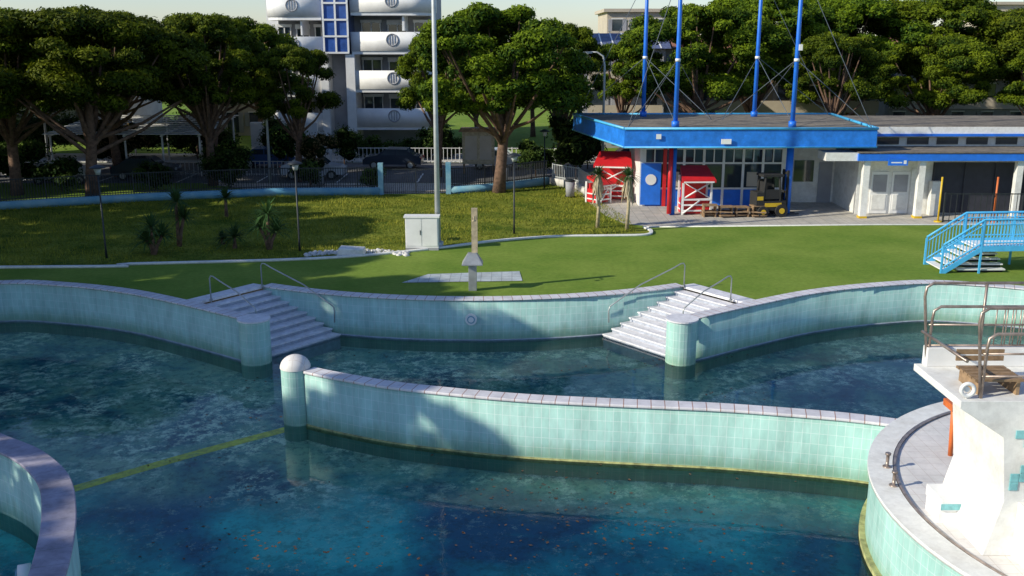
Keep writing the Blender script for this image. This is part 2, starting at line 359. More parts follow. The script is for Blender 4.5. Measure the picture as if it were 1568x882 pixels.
for side in (0,1):
    T0,T1,B0,B1=(-11.1,32.95),(-9.2,35.5),(-8.2,31.35),(-6.2,33.85)
    if side: T0,T1,B0,B1=map(mir,(T0,T1,B0,B1))
    st=E('pool_steps'); mb=MB(); n=9
    for i in range(n):
        z=-.155*(i+1)+.10
        q=[lerp(T0,B0,i/n),lerp(T1,B1,i/n),lerp(T1,B1,(i+1)/n),lerp(T0,B0,(i+1)/n)]
        if not side: q=q[::-1]
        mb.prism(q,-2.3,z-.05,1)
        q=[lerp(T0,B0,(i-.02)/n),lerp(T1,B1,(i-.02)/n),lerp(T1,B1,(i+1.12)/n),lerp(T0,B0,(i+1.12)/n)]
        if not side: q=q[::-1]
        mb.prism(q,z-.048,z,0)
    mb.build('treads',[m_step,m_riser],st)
    mb=MB(); q=[T0,T1,lerp(T1,B1,-.18),lerp(T0,B0,-.18)]
    if side: q=q[::-1]
    mb.prism(q,.004,.09,0); mb.build('landing',m_step,st)
    for k,(p,dr,ln) in enumerate((((-10.6,33.35),(.86,-.5),2.1),((-9.3,35.35),(.9,-.44),3.2))):
        f=(lambda q:mir(q)) if side else (lambda q:q)
        def P3(s,z):
            q=f((p[0]+dr[0]*s,p[1]+dr[1]*s)); return (q[0],q[1],z)
        e=E('pool_handrail'); mb=MB()
        pz=-.45*ln
        mb.tube([P3(0,.0),P3(0,.88),P3(.06,.97),P3(.18,.97),P3(.5,.84),P3(ln*.6,.97+pz*.42),P3(ln,.85+pz*.8),P3(ln+.05,.7+pz*.8),P3(ln+.03,-.9 if ln>3 else -.7)],.024,8)
        mb.tube([P3(0,.08),P3(0,.12)],.07,10); mb.build('rail',m_steel,e)
for c,nrm in (((-13.0,33.98),(-.55,-.83)),((-1.45,33.375),(0,-1)),(mir((-13.0,33.98)),(.55,-.83))):
    e=E('pool_light_port',(c[0],c[1],-.62)); mb=MB(); d=Vector((nrm[0],nrm[1],0)).normalized()
    mb.tube([d*-.05,d*.06],.21,20,0); mb.tube([d*.061,d*.075],.14,20,1); mb.tube([d*.076,d*.09],.10,14,0); mb.build('ring',[m_white,m_bluewall],e)
mb=MB()
for P in (Afull,Cfull,B): ribbon(mb,P,.45,-1.5,-1.375,0,0)
mb.build('waterline_stain',m_riser,pool)

# ------------------------------------------------------------ dividing wall
D=smooth([(-5.6,25.6),(-4.8,25.15),(-3.2,24.4),(-1.4,23.85),(.26,23.45),(1.9,23.2),(3.5,23.0),(5.1,22.8),(6.6,22.5),(8.05,22.15),(9.3,21.7)],6)
dw=E('pool_dividing_wall'); mb=MB(); ribbon(mb,D,.36,-2.4,.12,0,0); mb.build('tiled_wall',m_tealtile,dw)
mb=MB(); ribbon(mb,D,.46,.122,.20,0,0); mb.build('coping',m_coping,dw,bevel=.02)
mb=MB(); ribbon(mb,D,.42,-1.5,-1.36,0,0); mb.build('waterline_algae',m_algae,dw)
mb=MB(); c=(-6.0,25.75)
circ=[(c[0]+.4*math.cos(t),c[1]+.4*math.sin(t)) for t in np.linspace(0,2*math.pi,33)[:-1]]
mb.prism(circ,-2.4,.2,0); mb.dome((c[0],c[1],.2),.42,.36,24,8,1); mb.build('rounded_pier',[m_tealtile,m_whitetile],dw)
W=smooth([(-15.5,23.0),(-13.2,22.0),(-11.7,20.9),(-10.4,20.0),(-9.3,18.8),(-8.55,17.4),(-8.0,16.0),(-7.6,14.6),(-7.4,12.8),(-7.4,10.5)],6)
W=[(p[0]-.2,p[1]-.12) for p in W]
lw=E('basin_wall'); mb=MB(); ribbon(mb,W,.5,-2.6,.13,0,0); mb.build('tiled_wall',m_tealtile,lw)
mb=MB(); ribbon(mb,W,.62,.132,.2,0,0); mb.build('coping',m_copgrey,lw,bevel=.02)
mb=MB(); mb.tube([(-9.05,16.55,-.75),(-9.25,16.47,-.75)],.2,18); mb.tube([(-9.26,16.47,-.75),(-9.29,16.46,-.75)],.12,18,1)
mb.build('port_ring',[m_white,m_bluewall],lw)

# ------------------------------------------------------------ island
isl=E('diving_island'); ic=(13.75,17.3)
def circ(r,a=0,b=2*math.pi,n=96): return [(ic[0]+r*math.cos(t),ic[1]+r*math.sin(t)) for t in np.linspace(a,b,n)]
mb=MB(); mb.prism(circ(6.42)[:-1],-2.4,.12,0,0); mb.build('tiled_base',m_tealtile,isl)
mb=MB(); mb.prism(circ(6.0)[:-1],.121,.16,0,0); mb.build('tiled_floor',m_whitetile,isl)
mb=MB(); ribbon(mb,circ(6.24),.5,.121,.21,0,0); mb.build('coping',m_whiteconc,isl)
mb=MB(); ribbon(mb,circ(5.94),.05,.17,.214,0,0); mb.build('drain_line',m_rail,isl)
mb=MB(); ribbon(mb,circ(6.46),.16,-1.55,-1.3,0,0); mb.build('waterline_algae',m_algae,isl)

# ------------------------------------------------------------ pool floor + water
fm=bpy.data.materials.new('pool_floor'); fm.use_nodes=True; nt=fm.node_tree;N=nt.nodes;L=nt.links;b=N['Principled BSDF'];b.inputs['Roughness'].default_value=.9
tc=N.new('ShaderNodeTexCoord')
def noise(sc,det=8,ro=.6,dist=0.,st=(1,1,1)):
    mp=N.new('ShaderNodeMapping'); mp.inputs['Scale'].default_value=st; L.new(tc.outputs['Object'],mp.inputs['Vector'])
    n=N.new('ShaderNodeTexNoise'); n.inputs['Scale'].default_value=sc; n.inputs['Detail'].default_value=det; n.inputs['Roughness'].default_value=ro; n.inputs['Distortion'].default_value=dist; L.new(mp.outputs['Vector'],n.inputs['Vector']); return n.outputs['Fac']
def ramp(src,stops):
    r=N.new('ShaderNodeValToRGB'); e=r.color_ramp.elements
    while len(e)<len(stops): e.new(.5)
    for q,(p,c) in zip(e,stops): q.position=p; q.color=(*c,1)
    L.new(src,r.inputs['Fac']); return r.outputs['Color']
def mix(f,a,bb,bt='MIX'):
    x=N.new('ShaderNodeMix'); x.data_type='RGBA'; x.blend_type=bt
    if isinstance(f,float): x.inputs[0].default_value=f
    else: L.new(f,x.inputs[0])
    L.new(a,x.inputs[6]); L.new(bb,x.inputs[7]); return x.outputs[2]
far=ramp(noise(.35,12,.7,.4),[(.38,(.03,.13,.18)),(.46,(.08,.28,.26)),(.53,(.20,.42,.30)),(.62,(.40,.56,.36))])
fl=ramp(noise(2.6,12,.85,.2),[(.495,(0,0,0)),(.545,(1,1,1))])       # light algae flakes
fl2=ramp(noise(.4,6,.6,.5),[(.42,(0,0,0)),(.55,(1,1,1))])
flm=mix(1.0,fl,fl2,'MULTIPLY')
light=N.new('ShaderNodeRGB'); light.outputs[0].default_value=(.95,1.0,.72,1)
far=mix(flm,far,light.outputs[0])
dk=ramp(noise(4.5,10,.82),[(.40,(.22,.35,.4)),(.50,(1,1,1))])
far=mix(.85,far,dk,'MULTIPLY')
near=ramp(noise(.26,7,.55,.3),[(.36,(.003,.16,.27)),(.47,(.008,.44,.46)),(.56,(.05,.74,.66)),(.72,(.32,.88,.72))])
spk2=ramp(noise(3,10,.82),[(.42,(.38,.55,.52)),(.52,(1,1,1))])
near=mix(.8,near,spk2,'MULTIPLY')
near=mix(mix(1.0,ramp(noise(3.4,12,.85),[(.55,(0,0,0)),(.60,(.5,.5,.5))]),fl2,'MULTIPLY'),near,light.outputs[0])
sp=N.new('ShaderNodeSeparateXYZ'); L.new(tc.outputs['Object'],sp.inputs[0])
ad=N.new('ShaderNodeMath'); ad.operation='MULTIPLY_ADD'; L.new(noise(.3,5,.5),ad.inputs[0]); ad.inputs[1].default_value=7; L.new(sp.outputs['Y'],ad.inputs[2])
mr=N.new('ShaderNodeMapRange'); mr.inputs['From Min'].default_value=24.0; mr.inputs['From Max'].default_value=27.0; L.new(ad.outputs[0],mr.inputs['Value'])
col=mix(mr.outputs['Result'],near,far)
L.new(col,b.inputs['Base Color'])
sheet('pool_floor',[(p[0],p[1]) for p in hole],-1.85,fm)
lm=M('yellow_line',(.95,.80,.03),.8,scale=3,col2=(.45,.55,.14),thr=(.52,.72),fine=.4)
mb=MB(); pts=smooth([(-12.5,20.9),(-10.9,22.4),(-8.6,24.5),(-6.4,26.3)],5); L_,R_=offsets(pts,.38)
for i in range(len(pts)-1): mb.quad([(*L_[i],-1.844),(*R_[i],-1.844),(*R_[i+1],-1.844),(*L_[i+1],-1.844)])
mb.build('floor_marking',lm)
wm=bpy.data.materials.new('water'); wm.use_nodes=True; nt=wm.node_tree;N=nt.nodes;L=nt.links; N.remove(N['Principled BSDF'])
tr=N.new('ShaderNodeBsdfTransparent'); tr.inputs['Color'].default_value=(.86,.98,.955,1); gl=N.new('ShaderNodeBsdfGlossy'); gl.inputs['Roughness'].default_value=.03; gl.inputs['Color'].default_value=(1,1,1,1)
fr=N.new('ShaderNodeFresnel'); fr.inputs['IOR'].default_value=1.24; ms=N.new('ShaderNodeMixShader')
tc=N.new('ShaderNodeTexCoord'); nz=N.new('ShaderNodeTexNoise'); nz.inputs['Scale'].default_value=2.5; nz.inputs['Detail'].default_value=4; L.new(tc.outputs['Object'],nz.inputs['Vector'])
bp=N.new('ShaderNodeBump'); bp.inputs['Strength'].default_value=.11; bp.inputs['Distance'].default_value=.03; L.new(nz.outputs['Fac'],bp.inputs['Height'])
L.new(bp.outputs['Normal'],gl.inputs['Normal']); L.new(bp.outputs['Normal'],fr.inputs['Normal'])
L.new(fr.outputs[0],ms.inputs[0]); L.new(tr.outputs[0],ms.inputs[1]); L.new(gl.outputs[0],ms.inputs[2]); L.new(ms.outputs[0],N['Material Output'].inputs['Surface'])
sheet('water',[(p[0],p[1]) for p in hole],-1.4,wm)
cl=rng.uniform([-8,15.5],[8,32],(26,2)); pick=rng.integers(0,26,420)
X=np.concatenate([rng.normal(1.5,2.6,240),cl[pick,0]+rng.normal(0,.8,420)]); Y=np.concatenate([rng.normal(19.2,1.6,240),cl[pick,1]+rng.normal(0,.35,420)]); n=len(X)
Cc=np.stack([X,Y,np.full(n,-1.385)],1); a=rng.uniform(0,6.28,n); s=rng.uniform(.02,.065,n)
u=np.stack([np.cos(a),np.sin(a),np.zeros(n)],1)*s[:,None]; w=np.stack([-np.sin(a),np.cos(a),np.zeros(n)],1)*s[:,None]*.6
V=np.stack([Cc-u,Cc-w,Cc+u,Cc+w],1).reshape(-1,3)
o=bpy.data.objects.new('floating_leaves',npquads('floating_leaves',V,rng.random(n),[m_leaf])); COL.objects.link(o)

# ------------------------------------------------------------ lawn, kerb, paving, street
kerb=smooth([(-70,38),(-20.7,38.7),(-15.7,39.3),(-8.4,40.3),(-4.1,42),(-.7,44.1),(2.0,45.1),(4.5,45.3),(6.3,45.5),(6.7,46.4),(6.5,47.4)],5)
fence=[(-70,50),(-27.8,52.6),(-20.8,55.7),(-13.7,57.6),(-7.9,57.8),(-3.7,58.2),(2.3,62),(4.2,60),(5.3,54)]
sheet('lawn',kerb+[(4.8,50)]+fence[::-1],.006,m_lawn)
mb=MB(); ribbon(mb,kerb,.16,0,.09,0,0); mb.build('lawn_kerb',m_whiteconc)
pav=[(6.7,47.9),(18,48.3),(40,48.3),(40,60),(5,62.5),(3.6,61),(4.9,51),(5.6,48.6)]
sheet('paving',pav,.012,m_pave)
sheet('footpath',[(-13.5,58.2),(-7.9,58.3),(-3.7,58.7),(2.2,62.4),(2.6,62.9),(-20,62.8)],.010,m_pave)
mb=MB(); ribbon(mb,[(6.5,47.6),(18,48.2),(40,48.2)],.14,0,.05,0,0); mb.build('paving_kerb',m_whiteconc)
sheet('street',[(-120,62.6),(-22,62.9),(3,63),(40,66),(120,66),(120,73.5),(-120,73.5)],.008,m_asphalt)
mb=MB(); ribbon(mb,[(-120,73.7),(120,73.7)],.3,0,.13,0,0); mb.build('street_kerb',m_stone)
sheet('sidewalk',[(-120,73.85),(120,73.85),(120,79),(-120,79)],.1,m_pave)
mb=MB()
for i in range(14): mb.quad([(-40+i*2.6,63.2,.013),(-39.88+i*2.6,63.2,.013),(-39.88+i*2.6,67.5,.013),(-40+i*2.6,67.5,.013)])
mb.build('parking_markings',m_white)
def inpoly(x,y,P):
    r=np.zeros(len(x),bool); j=len(P)-1
    for i in range(len(P)):
        xi,yi=P[i];xj,yj=P[j]
        c=((yi>y)!=(yj>y))&(x<(xj-xi)*(y-yi)/((yj-yi)+1e-12)+xi); r^=c; j=i
    return r
n=110000; x=rng.uniform(-33,6,n); y=rng.uniform(38,62,n); k=inpoly(x,y,kerb+fence[::-1]); x=x[k];y=y[k]; n=len(x)
dens=np.sin(x*.7+np.sin(y*.9)*2)*np.cos(y*.8+x*.3)
h=rng.uniform(.04,.13,n)*(1+.5*dens); a=rng.uniform(0,6.28,n); wd=.02
V=np.stack([np.stack([x-np.cos(a)*wd,y-np.sin(a)*wd,np.zeros(n)],1),np.stack([x+np.cos(a)*wd,y+np.sin(a)*wd,np.zeros(n)],1),np.stack([x+rng.normal(0,.04,n),y+rng.normal(0,.04,n),h],1)],1).reshape(-1,3)
o=bpy.data.objects.new('lawn_grass',npquads('lawn_grass',V,np.clip(.45+.25*dens+rng.normal(0,.2,n),0,1),[m_grassb],3)); COL.objects.link(o)

sheet('shower_paving',[(-4.2,36.2),(-3.3,37.6),(.3,38.1),(.4,36.5)],.02,m_showerpave)
sh=E('outdoor_shower',(-1.45,35.1,0)); mb=MB()
mb.box((0,0,.5),(.30,.26,1.0)); mb.prism([(-.38,-.34),(.38,-.34),(.38,.3),(-.38,.3)],1.0,1.04)
n0=len(mb.v); mb.v+=[(-.38,-.34,1.04),(.38,-.34,1.04),(.38,.3,1.04),(-.38,.3,1.04),(-.16,-.1,1.42),(.16,-.1,1.42),(.16,.12,1.42),(-.16,.12,1.42)]
for q in ((0,1,5,4),(1,2,6,5),(2,3,7,6),(3,0,4,7),(4,5,6,7)): mb.face([n0+i for i in q])
mb.build('basin_stand',m_steel,sh,bevel=.01)
mb=MB(); mb.box((0.08,.12,2.1),(.22,.16,1.9)); mb.tube([(0.08,0,2.75),(0.08,-.3,2.8),(.08,-.36,2.7)],.025,8); mb.tube([(.08,-.36,2.72),(.08,-.36,2.66)],[.03,.09],12); mb.build('column',m_woodlight,sh)

lm_=E('floodlight_mast',(-3.3,42.9,0)); mb=MB(); mb.tube([(0,0,0),(0,0,6),(0,0,18)],[.13,.10,.08],14); mb.tube([(0,0,0),(0,0,.25)],.24,14)
mb.box((0,0,17.8),(1.6,.1,.1)); mb.box((-.55,-.15,18),(.5,.3,.4)); mb.box((.55,-.15,18),(.5,.3,.4)); mb.build('mast',m_galv,lm_)
cb=E('electrical_cabinet',(-3.95,42.4,0)); mb=MB(); mb.bx(-.72,.72,-.25,.25,.12,1.45,0); mb.bx(-.78,.78,-.3,.3,1.451,1.52,0); mb.bx(-.72,.72,-.26,.26,0,.12,1)
mb.bx(-.68,-.02,-.27,-.251,.2,1.4,0); mb.bx(.02,.68,-.27,-.251,.2,1.4,0); mb.bx(-.08,-.05,-.29,-.271,.7,.9,2); mb.build('housing',[m_white,m_grey,m_darkmetal],cb)
e=E('stone_border'); mb=MB()
for i in range(240):
    t=random.random(); x=-8.9+t*4.4; y=41.2+math.sin(t*3)*.7+random.uniform(-.35,.35); r=random.uniform(.05,.13)
    mb.dome((x,y,0),r,r*random.uniform(.6,1.1),6,3)
mb.build('stones',m_stone,e)
e=E('memorial_stone',(-6.9,41.2,0)); mb=MB(); mb.xprofile([(-.6,0),(.6,0),(.55,.3),(-.5,.36)],-.35,.35); mb.build('slab',m_whiteconc,e,bevel=.03)

def garden_lamp(x,y,h):
    e=E('garden_lamp',(x,y,0)); mb=MB(); mb.tube([(0,0,0),(0,0,.5),(0,0,h-.35)],[.06,.04,.035],8,0); mb.tube([(0,0,h-.35),(0,0,h-.08)],[.09,.16],12,1); mb.tube([(0,0,h-.08),(0,0,h-.04),(0,0,h+.06)],[.33,.30,.05],14,0)
    mb.build('lamp',[m_darkmetal,m_galv],e)
garden_lamp(-17.2,40.6,3.9); garden_lamp(-9.3,42.0,3.9); garden_lamp(.1,45.9,3.8); garden_lamp(2.0,60.5,3.6)
def street_lamp(x,y,h,d=1):
    e=E('street_lamp',(x,y,0)); mb=MB(); mb.tube([(0,0,0),(0,0,h*.9),(-.1*d,0,h*.97),(-.5*d,0,h),(-.9*d,0,h)],[.1,.07,.06,.05,.05],10); mb.box((-1.1*d,0,h-.02),(.55,.22,.12)); mb.build('pole',m_galv,e)
street_lamp(5.9,64,8.2,1); street_lamp(-15.6,63,5.6,1); street_lamp(-34,72,7.5)

def rosette(mb_v,c,n,ln,droop,w=.03):
    for i in range(n):
        a=random.uniform(0,6.28); el=random.uniform(-.3,1.4); d=Vector((math.cos(a)*math.cos(el),math.sin(a)*math.cos(el),math.sin(el)))
        sd=Vector((-math.sin(a),math.cos(a),0))*w; L0=ln*random.uniform(.7,1.1)
        p0=Vector(c); p1=p0+d*L0*.5; p2=p0+d*L0+Vector((0,0,-droop*L0))
        mb_v.quad([p0-sd*.6,p0+sd*.6,p1+sd,p1-sd]); mb_v.quad([p1-sd,p1+sd,p2+sd*.1,p2-sd*.1])
def yucca(x,y,heads,ln=.75):
    e=E('yucca',(x,y,0)); mb=MB(); ml=MB()
    for (dx,dy,h) in heads:
        mb.tube([(0,0,-.05),(dx*.4,dy*.4,h*.5),(dx,dy,h)],[.11,.08,.07],7); rosette(ml,(dx,dy,h),90,ln,.25)
    mb.build('trunk',m_bark,e); ml.build('leaves',m_yucca,e)
yucca(-15.4,41.2,[(0,0,1.2),(.35,.2,.8),(-.3,.1,.6)],.95); yucca(-14.9,43.0,[(0,0,2.0),(.3,0,1.3)],1.0); yucca(-14.9,50.5,[(0,0,1.0)],.9)
yucca(-10.7,42.3,[(0,0,1.6),(-.35,0,1.0),(.3,.2,.8)],1.0); yucca(-12.3,42.6,[(0,0,.5)],1.0)
yucca(-13.1,43.5,[(0,0,.3)],.5)
for (x,y) in ((4.2,47.4),(5.6,47.0)):
    e=E('young_palm',(x,y,0)); mb=MB(); mb.tube([(0,0,0),(.05,0,1.2),(0,0,2.6)],[.10,.08,.10],9); ml=MB(); rosette(ml,(0,0,2.6),90,.8,.3)
    for i in range(60):
        a=random.uniform(0,6.28); p=Vector((math.cos(a)*.1,math.sin(a)*.1,2.6)); sd=Vector((-math.sin(a),math.cos(a),0))*.04
        q=p+Vector((math.cos(a)*.22,math.sin(a)*.22,-random.uniform(.6,1.4))); ml.quad([p-sd,p+sd,q+sd*.4,q-sd*.4],1)
    mb.build('trunk',m_woodlight,e); ml.build('fronds',[m_yucca,m_woodlight],e)

def fence_run(name,pts,zb,h,mat,step=.13,wallmat=None,r=.014):
    e=E(name)
    if wallmat: mb=MB(); ribbon(mb,pts,.3,0,zb,0,0); mb.build('base_wall',wallmat,e)
    mb=MB()
    for i in range(len(pts)-1):
        a,b=pts[i],pts[i+1]; d=math.dist(a,b); rz=math.atan2(b[1]-a[1],b[0]-a[0]); mid=lerp(a,b,.5)
        for z in (zb+.1,zb+h-.04): mb.box((mid[0],mid[1],z),(d,.04,.05),rz)
        k=int(d/step)
        for j in range(k):
            p=lerp(a,b,j/k); mb.box((p[0],p[1],zb+h/2),(r*2,r*2,h),rz) if j%16 else mb.box((p[0],p[1],zb+h/2),(.07,.07,h+.06),rz)
    mb.build('railing',mat,e)
fp=[(-62,50.5),(-27.8,52.8),(-20.8,55.9),(-13.7,57.8),(-7.9,58.0)]
fence_run('park_fence',fp,.45,1.2,m_darkmetal,.14,m_bluewall,.017)
fence_run('park_fence',[(-3.7,58.4),(-.5,60),(2.3,62.4)],.45,1.1,m_darkmetal,.14,m_bluewall,.017)
fence_run('park_gate',[(-7.7,58.1),(-3.9,58.3)],.05,1.5,m_darkmetal,.12)
fence_run('path_fence',[(2.6,62.2),(4.1,60.2),(4.9,54.5)],.45,.9,m_galv,.16,m_stone)
fence_run('street_railing',[(-13.5,73.2),(0,73.0),(5,72.5)],.1,1.1,m_white,.3,None,.02)
fence_run('street_railing',[(-24,66.5),(-14,66.0)],.05,1.0,m_galv,.3,None,.02)
mb=MB()
for p in ((-7.8,58.05),(-3.8,58.35)): mb.box((p[0],p[1],.95),(.3,.3,1.9))
mb.build('gate_posts',m_bluewall)
for (x,y) in ((-12.2,62.0),(-.5,63.5),(3.4,57.0)):
    e=E('waste_bin',(x,y,0)); mb=MB(); mb.tube([(0,0,.08),(0,0,.95)],[.24,.29],14); mb.tube([(0,0,.96),(0,0,1.02),(0,0,1.08)],[.31,.29,.12],14,1)
    for s_ in (-1,1): mb.tube([(.2*s_,.1,.08),(.2*s_,.16,.08)],.08,10,1)
    mb.build('bin',[m_grey,m_darkmetal],e)

for (x,y,w,h) in [(-27.5,59.5,3,2.2),(-31,61.5,3,3),(-17.6,60.5,2.6,2.6),(-19.5,66,2.5,2.6),(-11.8,69,2.6,3.6),(-16,70,2.8,3.2),(-8.6,60,1.6,1.4),(1.6,66,2.4,2.6),(5.4,70,3,3.4),(-36,60,3,3),(-22,60,2.6,1.8),(-12.5,60.5,2.4,1.8),(-24,75,3.5,4),(-18,76,3,3.6),(-6,76,3,3)]: bush(x,y,w,h,m_hedge if w>2.4 else m_shrub)
for (x,y,w,h) in [(-27,68,3,4.5),(-12.4,62.5,2.2,3.6)]: bush(x,y,w,h,m_dryfol,'dry_shrub')
for (x,y,w,h) in [(14,70,3,4.5),(22,70,4,3),(27,71,4,3),(17,68,3,3.4)]: bush(x,y,w,h)
def hedge(x0,x1,y,h,w=1.,mat=m_hedge):
    lobes=[((random.uniform(x0,x1),y+random.uniform(-.3,.3)*w,random.uniform(.3,.8)*h),random.uniform(.35,.5)*h) for _ in range(int((x1-x0)*2.4/max(1,h*.6)))]
    me,cm=crown('hedge',lobes,330,.12,mat)
    e=E('hedge')
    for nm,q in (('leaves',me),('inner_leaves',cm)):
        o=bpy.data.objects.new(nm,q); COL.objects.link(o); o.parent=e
hedge(-13,-3,76.5,1.7); hedge(-60,-22,77,3.0); hedge(10,60,69.5,1.8); hedge(-50,-32,57.5,1.5)

# ------------------------------------------------------------ cars
def car(x,y,rz,paint):
    e=E('parked_car',(x,y,0),rz); mb=MB()
    prof=[(-2.05,.35),(-2.1,.75),(-1.95,.95),(-1.55,1.02),(-1.05,1.42),(.45,1.45),(1.05,1.0),(1.85,.88),(2.1,.65),(2.1,.35)]
    mb.xprofile(prof,-.84,.84,0)
    for sgn in (-1,1):
        y0=sgn*.842
        for q in ([(-1.35,1.02),(-.95,1.36),(-.3,1.38),(-.3,1.02)],[(-.22,1.02),(-.22,1.38),(.38,1.38),(.85,1.02)]):
            pts=[(p[0],y0,p[1]) for p in q]; mb.quad(pts if sgn>0 else pts[::-1],1)
    mb.quad([(.54,-.72,1.44),(1.04,-.76,1.04),(1.04,.76,1.04),(.54,.72,1.44)],1)
    for wx in (-1.3,1.3):
        for sgn in (-1,1):
            mb.tube([(wx,sgn*.66,.32),(wx,sgn*.87,.32)],.32,16,2); mb.tube([(wx,sgn*.872,.32),(wx,sgn*.89,.32)],.19,12,3)
    for sgn in (-1,1): mb.box((2.08,sgn*.6,.72),(.08,.3,.14),0,3); mb.box((-2.08,sgn*.65,.8),(.06,.2,.18),0,4)
    mb.build('body',[paint,m_glass,m_rubber,m_steel,m_red],e)
pw=M('silver_paint',(.6,.62,.65),.25,metal=.2,var=.03); pd=M('dark_paint',(.03,.04,.06),.2,var=.03); pr=M('blue_car_paint',(.05,.1,.25),.2,var=.03)
for c in [(-28.9,63.0,.05,pw),(-24.3,65,.1,pd),(-38,65,.0,pr),(-8.5,70.5,3.1,pd),(-1,70.2,0,pw),(-17.5,71,.05,pr),(9,71,0,pd),(-13.2,65.2,.0,pw)]: car(*c)

pg=E('parking_pergola'); mb=MB()
for i in range(5):
    x=-31+i*2.5
    for y,z in ((66.2,2.7),(74.5,3.3)): mb.tube([(x,y,0),(x,y,z)],.07,8)
    mb.tube([(x,66,2.72),(x,74.7,3.32)],.06,6)
for j in range(11):
    y=66.2+j*.83; z=2.8+j*.06; mb.box((-26,y,z+.04),(10.8,.55,.04))
mb.build('frame',m_white,pg)

nb=E('notice_board',(-2.3,67.5,0)); mb=MB(); mb.bx(-1.1,1.1,-.3,.3,.7,2.9,0); mb.xprofile([(-1.35,2.9),(1.35,2.9),(1.2,3.15),(-1.2,3.15)],-.45,.45,1)
for sx in (-1,1): mb.bx(sx*1.0-.06,sx*1.0+.06,-.06,.06,0,.7,1)
mb.bx(-.9,-.1,-.33,-.301,1.0,2.6,2); mb.bx(.1,.9,-.33,-.301,1.0,2.6,2); mb.build('board',[m_woodlight,m_wood,m_beige],nb)

# ------------------------------------------------------------ apartment tower
ap=E('apartment_building'); mb=MB()
def rbalc(x0,x1,y0,yb,rl,rr):
    pts=[(x0,yb)]
    if rl:
        for t in np.linspace(math.pi,1.5*math.pi,9): pts.append((x0+rl+rl*math.cos(t),y0+rl+rl*math.sin(t)))
    else: pts.append((x0,y0))
    if rr:
        for t in np.linspace(1.5*math.pi,2*math.pi,9): pts.append((x1-rr+rr*math.cos(t),y0+rr+rr*math.sin(t)))
    else: pts.append((x1,y0))
    pts.append((x1,yb)); return pts
mb.bx(-19,-6.6,82.5,95,0,20,1)
mb.bx(-20.3,-18.6,84,96,0,20,0)
for k in range(6):
    z=1.6+2.95*k
    for (x0,x1,rl,rr,yf) in ((-19.4,-14.9,1.8,0,79.3),(-12.6,-6.2,0,1.6,79.3)):
        zz=z+(.35 if x0>-14 else 0)
        P=rbalc(x0,x1,yf,82.6,rl,rr); mb.prism(P,zz,zz+.25,0)
        ribbon(mb,P,.16,zz+.251,zz+1.7,0,0)
        w=(x1-x0)
        for q in range(3):
            xa,xb=x0+.4+q*w/3,x0+.2+(q+.8)*w/3
            mb.bx(xa,xb,82.40,82.49,zz+.3,zz+2.6,2)
            for xx in (xa,(xa+xb)/2,xb): mb.bx(xx-.04,xx+.04,82.3,82.39,zz+.3,zz+2.6,0)
            mb.bx(xa-.1,xb+.1,82.25,82.39,zz+2.3 if q==1 else zz+2.45,zz+2.68,0)
        mb.bx(x0+w*.62,x0+w*.65,79.6,82.4,zz+1.8,zz+2.95,0)
        mb.ring((x0+w*.5,yf-.1,zz+1.1),.45,.05,'y',20,3)
        for dx_ in (-.2,0,.2): mb.bx(x0+w*.5+dx_-.03,x0+w*.5+dx_+.03,yf-.12,yf-.085,zz+.75,zz+1.45,3)
mb.bx(-14.7,-12.8,79.0,82.4,7.9,20,4)
for xx in (-14.7,-13.75,-12.8): mb.bx(xx-.07,xx+.07,78.9,79.0,7.9,20,0)
for zz in np.arange(7.9,20,1.25): mb.bx(-14.75,-12.75,78.88,78.898,zz,zz+.14,0)
mb.bx(-13.1,-12.4,79.1,82.4,0,7.85,0); mb.bx(-15.1,-14.5,79.1,82.4,0,7.85,0); mb.bx(-14.5,-13.1,81,82.4,0,7.85,1)
mb.bx(-20.8,-15.5,78.6,79,0,2.6,0)
mb.build('facade',[m_white,m_grey,m_glass,m_grey,m_blueglass],ap)

